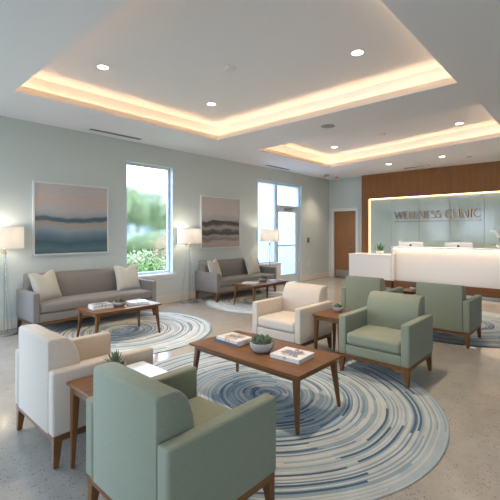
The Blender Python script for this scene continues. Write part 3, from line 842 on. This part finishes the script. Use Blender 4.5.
book(2.83, 4.68, TZ, .21, .27, .016, 1.2, CV['white'], 'pale lower book right of the bowl by the long sofa', G)
book(2.83, 4.69, TZ+.0165, .20, .26, .016, 1.3, CV['grey'], 'thin grey upper book right of the bowl by the long sofa', G)
book(5.42, 4.93, TZ, .20, .27, .022, .3, CV['white'], 'white book at the left end of the farther coffee table', G)
book(6.06, 4.79, TZ, .20, .27, .016, 1.35, CV['white'], 'pale book at the right end of the farther coffee table', G)
book(6.06, 4.79, TZ+.0165, .18, .24, .012, 1.25, CV['grey'], 'thin grey book on the pale book at the right end of the farther coffee table', G)
t = empty('magazine', (1.35, 2.16, .5125), 0, 'plain white magazine lying on the end table behind the near green armchair', 'magazine')
bm = bbox(-.085, .085, -.17, .15, 0, .004, .001, 1); obj('cover', bm, mat('cool_white_paper', (.76, .80, .84), .3), t)

# plants on tables
GB = 'small potted succulents on the tables'
succulent_bowl('potted_succulent', 2.385, 2.045, TZ, .099, .08, 'grey bowl of succulents in the middle of the large coffee table', [M['succulent']], grp=GB)
succulent_bowl('potted_succulent', 2.57, 4.70, TZ, .085, .06, 'bowl of red and green succulents on the coffee table by the long sofa', [M['reddish'], M['teal_leaf'], M['succulent']], grp=GB)
succulent_bowl('potted_succulent', 5.83, 4.97, TZ, .085, .062, 'bowl of green succulents on the farther coffee table', [M['agave'], M['succulent']], grp=GB)
succulent_bowl('potted_succulent', 3.87, 2.18, .5005, .058, .055, 'little grey pot of succulents on the end table by the farther cream armchair', [M['succulent']], grp=GB)
succulent_bowl('potted_succulent', 6.12, 2.12, .5005, .05, .05, 'tiny potted succulent on the half hidden end table near the reception', [M['agave']], grp=GB, m_=M['ceramic_white'])
spiky_pot('potted_succulent', 1.20, 2.25, .5125, .066, .062, 'spiky succulent in a grey bowl on the end table behind the near green armchair', .10, 30, M['ceramic'], M['succulent'])
spiky_pot('potted_succulent', 9.30, 4.05, .859, .10, .085, 'spiky aloe in a white pot on the low counter beside the reception desk', .24, 16)

# orchid
t = empty('potted_orchid', (9.18, 1.46, 1.0655), 0, 'white orchid in a pot on the reception desk at the right edge', 'plant')
bowl(t, .065, .10, M['ceramic_white'], .75)
bm = bmesh.new()
for i in range(5): leaf_bm(bm, (0, 0, .08), i*1.3+.4, .3, .16, .025, .005, -.7, 5)
obj('leaves', bm, M['agave'], t)
for sgn, ph in ((1, 0), (-1, .5)):
    pts = [(0, 0, .08)]+[(.02*sgn*f-.02*f, .17*(1-math.cos(f*2.1))*.6*(1 if sgn > 0 else -.9), .08+.30*math.sin(f*1.75)) for f in [k/8 for k in range(1, 9)]]
    bm = bmesh.new(); tube(bm, pts, .0035, 6); st = obj('stem', bm, M['agave'], t)
    for k in range(3, 9):
        p = pts[k]; bm = bmesh.new()
        for q in range(5):
            az = 2*PI*q/5+ph
            # petal in the plane facing -x
            c = Vector((-.006, math.cos(az)*.014, math.sin(az)*.014)); e = Vector((-.012, math.cos(az)*.036, math.sin(az)*.036)); s_ = Vector((0, -math.sin(az), math.cos(az)))*.014
            v = [bm.verts.new(x_) for x_ in (Vector((0, 0, 0)), c*1.4+s_, e, c*1.4-s_)]; bm.faces.new(v)
            v2 = [bm.verts.new(Vector(x_.co)+Vector((.003, 0, 0))) for x_ in v]; bm.faces.new(v2[::-1])
            for a_ in range(4): bm.faces.new((v[a_], v2[a_], v2[(a_+1) % 4], v[(a_+1) % 4]))
        obj('flower', bm, M['paper'], t, loc=(p[0]-.005, p[1], p[2]-.01))

# ------------------------------------------------------------------ floor lamps
def lamp(x, y, lab, s=1.0):
    t = empty('floor_lamp', (x, y, 0), 0, lab, 'floor lamp', 'floor lamps along the window wall')
    obj('base', lathe([(0, 0), (.165, 0), (.165, .012), (.16, .018), (0, .02)], 40), M['steel'], t, smooth=True)
    bm = bmesh.new(); tube(bm, [(0, 0, .018), (0, 0, 1.16)], .008, 12); obj('pole', bm, M['pole'], t, smooth=True)
    obj('collar', lathe([(0, 1.105), (.035, 1.105), (.035, 1.125), (.018, 1.13), (.018, 1.17), (0, 1.17)], 24), M['brass'], t, smooth=True)
    for k in range(3):
        a = 2*PI*k/3+.6; bm = bmesh.new()
        tube(bm, [(.15*math.cos(a), .15*math.sin(a), .02), (.03*math.cos(a), .03*math.sin(a), 1.105)], .011, 10)
        obj('leg', bm, M['acrylic'], t, smooth=True)
    R = .238
    pr = [(R, 1.182), (R, 1.478), (R-.006, 1.478), (R-.006, 1.182), (R, 1.182)]
    obj('lamp_shade', lathe(pr, 48), M['shade'], t, smooth=True)
    bm = bmesh.new()
    for k in range(3):
        a = 2*PI*k/3; tube(bm, [(0, 0, 1.165), ((R-.008)*math.cos(a), (R-.008)*math.sin(a), 1.195)], .003, 6)
    obj('spider', bm, M['brass'], t)
    obj('bulb', lathe([(0, 1.17), (.014, 1.18), (.014, 1.22), (.03, 1.26), (.032, 1.29), (.02, 1.32), (0, 1.33)], 20), M['bulb'], t, smooth=True)
    L = bpy.data.lights.new('bulb_light', 'POINT'); L.energy = LAMP_W; L.color = (1, .89, .77); L.shadow_soft_size = .05
    lo = bpy.data.objects.new('bulb_light', L); C.objects.link(lo); lo.parent = t; lo.location = (0, 0, 1.40)
LAMP_W = 5
lamp(1.58, 6.03, 'floor lamp with white drum shade left of the long sofa')
lamp(4.80, 6.03, 'floor lamp with white drum shade between the window and the farther sofa')
lamp(7.215, 5.93, 'floor lamp with white drum shade in front of the tall frosted glass')

# ------------------------------------------------------------------ paintings
def painting(x0, x1, z0, z1, m_, lab, t_=.022):
    t = empty('framed_painting', (x0, WY-.001, z0), 0, lab, 'painting'); Wd, Hh = x1-x0, z1-z0
    bm = bmesh.new()
    box(bm, 0, t_, -.045, 0, 0, Hh); box(bm, Wd-t_, Wd, -.045, 0, 0, Hh); box(bm, t_, Wd-t_, -.045, 0, 0, t_); box(bm, t_, Wd-t_, -.045, 0, Hh-t_, Hh)
    obj('frame', bm, M['white'], t)
    bm = bmesh.new(); box(bm, t_, Wd-t_, -.030, 0, t_, Hh-t_); obj('canvas', bm, m_, t)
aA = artmat('seascape_blue_pink', [(0, (.05, .11, .14)), (.08, (.10, .19, .22)), (.17, (.06, .12, .16)), (.27, (.16, .24, .29)), (.36, (.33, .39, .43)), (.41, (.42, .36, .30)), (.45, (.42, .34, .26)), (.475, (.10, .14, .18)), (.515, (.09, .15, .19)), (.54, (.38, .40, .41)), (.62, (.52, .49, .48)), (.75, (.60, .48, .42)), (.9, (.56, .50, .48)), (1, (.52, .49, .48))], .05, 1.7, 1.13)
aB = artmat('landscape_grey_black', [(0, (.44, .36, .33)), (.12, (.48, .40, .35)), (.18, (.22, .20, .20)), (.23, (.44, .38, .35)), (.27, (.06, .065, .065)), (.33, (.11, .12, .115)), (.37, (.46, .39, .35)), (.41, (.40, .30, .26)), (.44, (.12, .12, .12)), (.50, (.05, .055, .055)), (.53, (.42, .40, .38)), (.65, (.56, .50, .47)), (.8, (.56, .49, .46)), (1, (.50, .46, .44))], .16, 5.3, 1.15)
painting(2.02, 3.215, 1.05, 2.18, aA, 'large framed seascape in blue, ochre and pink above the long sofa')
painting(5.30, 6.505, 1.05, 2.20, aB, 'framed landscape in grey, black and beige above the farther sofa')

# ------------------------------------------------------------------ rugs
def rug(x, y, R, m_, lab):
    bm = lathe([(0, 0), (R-.004, 0), (R, .002), (R, .005), (R-.004, RUG_T), (R*.5, RUG_T), (0, RUG_T)], 96)
    o = obj('round_rug', bm, m_, loc=(x, y, .0003)); tag(o, lab, 'rug', 'round swirl rugs'); return o
rug(2.53, 2.11, 1.40, rugmat('swirl_rug_blue', 3.0), 'large round blue and cream swirl rug under the central coffee table')
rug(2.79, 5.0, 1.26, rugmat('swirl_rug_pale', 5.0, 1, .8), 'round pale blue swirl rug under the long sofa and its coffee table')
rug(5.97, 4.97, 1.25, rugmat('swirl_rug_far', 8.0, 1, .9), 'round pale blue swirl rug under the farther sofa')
rug(6.50, 1.60, 1.29, rugmat('swirl_rug_right', 11.0), 'round grey blue swirl rug at the right behind the pair of green chairs')

# ------------------------------------------------------------------ ceiling fittings
def downlight(x, y, z, lab, W=150):
    t = empty('downlight', (x, y, z), 0, lab, 'downlight', 'recessed downlights in the ceiling')
    obj('trim_ring', lathe([(.060, -.001), (.062, -.006), (.080, -.005), (.084, -.0005), (.060, -.0005), (.060, -.001)], 32), M['white'], t, smooth=True)
    obj('lens', lathe([(0, -.003), (.060, -.003), (.060, -.0005), (0, -.0005)], 32), M['lamp_disc'], t)
    L = bpy.data.lights.new('downlight_beam', 'SPOT'); L.energy = W; L.color = (1, .81, .60); L.spot_size = math.radians(105); L.spot_blend = .8; L.shadow_soft_size = .06
    lo = bpy.data.objects.new('downlight_beam', L); C.objects.link(lo); lo.parent = t; lo.location = (0, 0, -.012)
downlight(2.138, 4.298, H2, 'round recessed downlight in the near ceiling tray, at its left')
downlight(3.86, 4.32, H2, 'round recessed downlight in the near ceiling tray, middle of the three in view')
downlight(3.825, 1.916, H2, 'round recessed downlight in the near ceiling tray, at its right')
downlight(2.138, 1.916, H2, 'round recessed downlight in the near ceiling tray, out of the photo above the viewer')
downlight(7.70, 4.42, H2, 'round recessed downlight in the far ceiling tray, at its left')
downlight(7.54, 1.82, H2, 'round recessed downlight in the far ceiling tray, at its right')
downlight(9.12, 3.75, H, 'round recessed downlight over the reception desk, left one')
downlight(9.01, 2.515, H, 'round recessed downlight over the reception desk, right one')
downlight(9.2, 1.0, H, 'round recessed downlight over the reception desk, beyond the right edge of the photo')
def can_light(x, y, z):
    t = empty('can_light', (x, y, z-.0005), 0, 'small grey can light on the ceiling near the far corner', 'downlight')
    obj('can', lathe([(.055, 0), (.055, -.07), (.048, -.07), (.048, -.006), (0, -.006)], 28), M['steel'], t, smooth=True)
    obj('lens', lathe([(0, -.012), (.046, -.012), (.046, -.008), (0, -.008)], 28), M['lamp_disc'], t)
    L = bpy.data.lights.new('downlight_beam', 'SPOT'); L.energy = 60; L.color = (1, .81, .60); L.spot_size = math.radians(95); L.spot_blend = .8; L.shadow_soft_size = .04
    lo = bpy.data.objects.new('downlight_beam', L); C.objects.link(lo); lo.parent = t; lo.location = (0, 0, -.05)
def ceil_disc(name, x, y, z, r, h, m_, lab, cat):
    o = obj(name, lathe([(0, -h), (r*.8, -h), (r, -h*.6), (r, 0), (0, 0)], 28), m_, loc=(x, y, z-.0005), smooth=True); tag(o, lab, cat); return o
can_light(9.60, 5.76, H)
ceil_disc('smoke_detector', 3.166, 3.213, H2, .07, .035, M['white'], 'white round smoke detector in the near ceiling tray', 'smoke detector')
ceil_disc('smoke_detector', 7.317, 3.143, H2, .065, .035, M['white'], 'white round smoke detector in the far ceiling tray', 'smoke detector')
t = ceil_disc('ceiling_speaker', 5.225, 3.115, H, .11, .008, M['steel'], 'grey round ceiling speaker between the two ceiling trays', 'ceiling speaker')
ceil_disc('sprinkler_cover', 9.436, 2.082, H, .05, .01, M['steel'], 'small grey disc on the ceiling right of the lights over the desk', 'sprinkler')
bm = bmesh.new(); box(bm, -.04, .04, -.03, .03, -.03, 0)
tag(obj('alarm_light', bm, mat('red_lens', (.7, .10, .06), .3), loc=(10.2, 5.777, H-.0005)), 'tiny red light on the ceiling above the wood door', 'alarm light')
def slot(x0, x1, y0, y1, lab):
    t = empty('ceiling_vent', ((x0+x1)/2, (y0+y1)/2, H-.0005), 0, lab, 'ceiling vent', 'linear slot vents in the ceiling'); a, b_ = (x1-x0)/2, (y1-y0)/2
    bm = bmesh.new(); box(bm, -a, a, -b_, b_, -.006, 0); obj('frame', bm, M['steel'], t)
    bm = bmesh.new()
    if a > b_:
        for s_ in (-.5, .5): box(bm, -a+.01, a-.01, b_*s_-.008, b_*s_+.008, -.008, -.0055)
    else:
        for s_ in (-.5, .5): box(bm, a*s_-.008, a*s_+.008, -b_+.01, b_-.01, -.008, -.0055)
    obj('slot', bm, M['black'], t)
slot(2.78, 3.70, 5.99, 6.07, 'dark slot vent in the ceiling above the blue painting')
slot(7.20, 8.15, 5.99, 6.07, 'dark slot vent in the ceiling above the tall frosted window')
slot(9.96, 10.04, 3.05, 3.70, 'slot vent in the ceiling in front of the oak reception wall')

# wall plates
def plate(name, x, z, w_, h, m_, lab, cat, inner):
    t = empty(name, (x, WY-.0005, z), 0, lab, cat)
    obj('plate', bbox(-w_/2, w_/2, -.012, 0, -h/2, h/2, .003), m_, t)
    obj('face', bbox(-w_/4, w_/4, -.016, -.011, -h/4, h/4, .001, 1), inner, t)
plate('card_reader', 9.45, 1.18, .09, .13, M['black'], 'small dark card reader on the wall right of the glass door', 'card reader', M['steel'])
plate('power_outlet', 9.45, .47, .08, .12, M['white'], 'white power outlet low on the wall right of the glass door', 'outlet', M['ceramic_white'])

# ------------------------------------------------------------------ outdoors
def grass():
    m = mat('lawn', (.22, .32, .12), .9); nd, lk, b = NT(m)
    n = tex_noise(nd, lk, coords(nd, lk), 3, 6, .7); r = ramp(nd, [(.3, (.08, .12, .045)), (.7, (.17, .21, .10))]); lk.new(n, r.inputs[0]); lk.new(r.outputs[0], b.inputs['Base Color']); return m
bm = bmesh.new(); box(bm, -8, 70, WY+.2, 80, -.25, -.06); box(bm, -30, 70, -40, Y0-.2, -.25, -.06); box(bm, -40, X0-.2, Y0-.2, WY+.2, -.25, -.06)
tag(obj('ground', bm, grass()), kind='structure')
def lm(name, a, b2):
    m = leafmat(name, a, b2, 5); return m
LF = [lm('hedge_pale', (.17, .20, .05), (.36, .37, .17)), lm('hedge_green', (.07, .13, .012), (.19, .27, .045)), lm('tree_green', (.09, .13, .04), (.20, .24, .09)), lm('rose_red', (.40, .10, .08), (.50, .22, .17)), lm('tree_mid', (.12, .16, .06), (.25, .28, .13))]
BARK = mat('bark', (.12, .085, .06), .9)
def foliage(n, rx, ry, rz, cz, ls, shell=.55):
    bm = bmesh.new(); c = 0
    while c < n:
        d = Vector((random.gauss(0, 1), random.gauss(0, 1), random.gauss(0, 1))).normalized()
        rr = shell+(1-shell)*random.random()
        bl = 1+.25*mnoise.noise(d*2.3+Vector((rx*7, cz, 0)))
        p = Vector((d.x*rx, d.y*ry, d.z*rz))*rr*bl; p.z += cz
        if p.z < 0.02: continue
        a = Vector((random.uniform(-1, 1), random.uniform(-1, 1), random.uniform(-1, 1))).normalized(); b_ = a.cross(d if abs(a.dot(d)) < .95 else Vector((0, 0, 1))).normalized()
        l = ls*random.uniform(.6, 1.3)
        bm.faces.new([bm.verts.new(q) for q in (p-a*l, p+b_*l*.45, p+a*l, p-b_*l*.45)]); c += 1
    return bm
def shrub(x, y, rx, ry, rz, m_, lab, n=1600, ls=.035, flowers=0, name='garden_shrub'):
    t = empty(name, (x, y, -.06), 0, lab, 'shrub')
    obj('foliage', foliage(n, rx, ry, rz, rz*.9, ls), m_, t)
    bm = bmesh.new()
    for i in range(5): a = i*1.26; tube(bm, [(0, 0, 0), (rx*.4*math.cos(a), ry*.4*math.sin(a), rz)], .012, 5)
    obj('stem', bm, BARK, t)
    if flowers: obj('blossom', foliage(flowers, rx*1.05, ry*1.05, rz*1.02, rz*.95, ls*.9, .95), LF[3], t)
# near bed just outside window 1
shrub(5.15, 8.0, .36, .35, .38, LF[1], 'rounded bright green shrub just outside the window', 2600, .04)
shrub(4.35, 7.9, .34, .30, .33, LF[0], 'pale green low shrub outside the window, left of the bright green one', 2200, .035)
shrub(5.98, 8.5, .34, .3, .35, LF[0], 'pale green low shrub outside the window, right of the bright green one', 1800, .035)
shrub(6.3, 10.2, .75, .6, .47, LF[0], 'broad pale flowering bush in the garden bed behind', 4500, .05)
shrub(7.8, 10.3, .55, .5, .50, LF[1], 'green bush in the garden bed behind', 3500, .05)
shrub(8.35, 11.5, .62, .6, .72, LF[0], 'rose bush with red blossoms in the garden bed', 3500, .05, 1100, 'rose_bush')
def blob(n, rx, rz, ls):
    b_ = foliage(n, rx, rx, rz, 60, ls, .3)
    for v in b_.verts: v.co.z -= 60
    return b_
def tree(x, y, h, rx, rz, m_, lab, n=5000, ls=.22):
    t = empty('tree', (x, y, -.06), 0, lab, 'tree')
    big = bmesh.new()
    for k in range(7):
        f = random.uniform(.45, .7); a = k*2.4; q = 0 if k == 0 else .62
        b_ = foliage(n//7, rx*f, rx*f, rz*f, 0, ls, .3) if False else blob(n//7, rx*f, rz*f, ls)
        for v in b_.verts: v.co += Vector((rx*q*math.cos(a), rx*q*math.sin(a), h-rz+rz*random.uniform(-.35, .45)*(1 if k else 1.2)))
        me = bpy.data.meshes.new('tmp'); b_.to_mesh(me); b_.free(); big.from_mesh(me); bpy.data.meshes.remove(me)
    obj('crown', big, m_, t)
    bm = bmesh.new(); tube(bm, [(0, 0, 0), (.1, 0, h*.35), (0, .1, h*.75)], [.22, .17, .08], 8); obj('trunk', bm, BARK, t)
tree(15.9, 26.5, 5.4, 2.1, 1.9, LF[4], 'leafy green tree seen soft through the window at its left')
tree(22.2, 31.5, 4.0, 1.6, 1.4, LF[2], 'smaller green tree seen soft through the window at its right')
tree(17.6, 37.5, 5.0, 2.8, 2.2, LF[2], 'green tree farther back, left of the others')
tree(28.5, 38, 6.0, 3.2, 2.8, LF[4], 'green tree farther back at the right of the garden')
shrub(13.2, 18.5, 4.2, .9, .80, LF[2], 'dark clipped hedge across the garden', 9000, .10, 0, 'garden_hedge')
# pale building far behind
t = empty('building', (24, 45, -.06), 0, 'pale grey low building far behind the trees', 'building')
obj('wall', bbox(-9, 12, 0, 8, 0, 7.2, .02, 1), paint('pale_render', (.62, .63, .64)), t)
obj('roof', bbox(-9.4, 12.4, -.4, 8.4, 7.2, 7.6, .02, 1), paint('roof_grey', (.50, .53, .56)), t)
for i in range(5):
    for zz in (1.2, 4.4): obj('window', bbox(-8+i*4, -6+i*4, -.03, .02, zz, zz+1.6, .01, 1), mat('dark_glass', (.18, .22, .25), .1), t)
t = empty('garden_wall', (15, 12.8, -.06), 0, 'white rendered garden wall beyond the frosted door', 'wall')
mm = paint('white_render', (.82, .84, .86)); nd, lk, b = NT(mm)
br = nd.new('ShaderNodeTexBrick'); br.inputs['Scale'].default_value = 1; br.inputs['Color1'].default_value = (.80, .82, .84, 1); br.inputs['Color2'].default_value = (.84, .86, .88, 1); br.inputs['Mortar'].default_value = (.66, .70, .72, 1)
br.inputs['Brick Width'].default_value = .9; br.inputs['Row Height'].default_value = .45; br.inputs['Mortar Size'].default_value = .012
lk.new(coords(nd, lk), br.inputs['Vector']); lk.new(br.outputs[0], b.inputs['Base Color'])
obj('wall_body', bbox(-1.2, 9, 0, .25, 0, 2.3, .01, 1), mm, t)
obj('coping', bbox(-1.25, 9.05, -.04, .29, 2.3, 2.38, .01, 1), mm, t)

# ------------------------------------------------------------------ world, portals, camera
wd = bpy.data.worlds.new('World'); S.world = wd; wd.use_nodes = True
nd = wd.node_tree.nodes; lk = wd.node_tree.links
bg = nd['Background']
tc = nd.new('ShaderNodeTexCoord'); sp = nd.new('ShaderNodeSeparateXYZ'); lk.new(tc.outputs['Generated'], sp.inputs[0])
r = ramp(nd, [(0, (.50, .52, .56)), (.48, (.62, .70, .82)), (.52, (.66, .80, 1.0)), (1, (.48, .66, 1.0))])
mr = nd.new('ShaderNodeMapRange'); mr.inputs[1].default_value = -1; mr.inputs[2].default_value = 1; lk.new(sp.outputs[2], mr.inputs[0]); lk.new(mr.outputs[0], r.inputs[0])
lk.new(r.outputs[0], bg.inputs[0]); bg.inputs[1].default_value = 9.0

def portal(cx, cy, cz, sx, sz, rot):
    L = bpy.data.lights.new('daylight_portal', 'AREA'); L.shape = 'RECTANGLE'; L.size = sx; L.size_y = sz; L.cycles.is_portal = True
    o = bpy.data.objects.new('daylight_portal', L); C.objects.link(o); o.location = (cx, cy, cz); o.rotation_euler = rot
for a, b_, c, e in [(-2.6, -1.2, .9, 2.6)]: portal((a+b_)/2, Y0-.1, (c+e)/2, b_-a, e-c, (PI/2, 0, PI) if False else (-PI/2, 0, PI))
for a, b_, c, e in WEST: portal(X0-.1, (a+b_)/2, (c+e)/2, b_-a, e-c, (PI/2, 0, -PI/2))
for a, b_, c, e in (W1, W2, W_FILL): portal((a+b_)/2, WY+.19, (c+e)/2, b_-a, e-c, (-PI/2, 0, 0))

cam = bpy.data.cameras.new('Camera'); co = bpy.data.objects.new('Camera', cam); C.objects.link(co)
th = math.atan2(347, 380)
co.location = (0, 0, 1.4); co.rotation_euler = (PI/2, 0, th-PI/2)
cam.sensor_width = 36; cam.lens = 380/500*36; cam.shift_y = -.035; cam.clip_end = 300
S.camera = co
vs = S.view_settings; vs.view_transform = 'Standard'; vs.look = 'None'; vs.gamma = 1; vs.use_curve_mapping = False
vs.exposure = 0.32
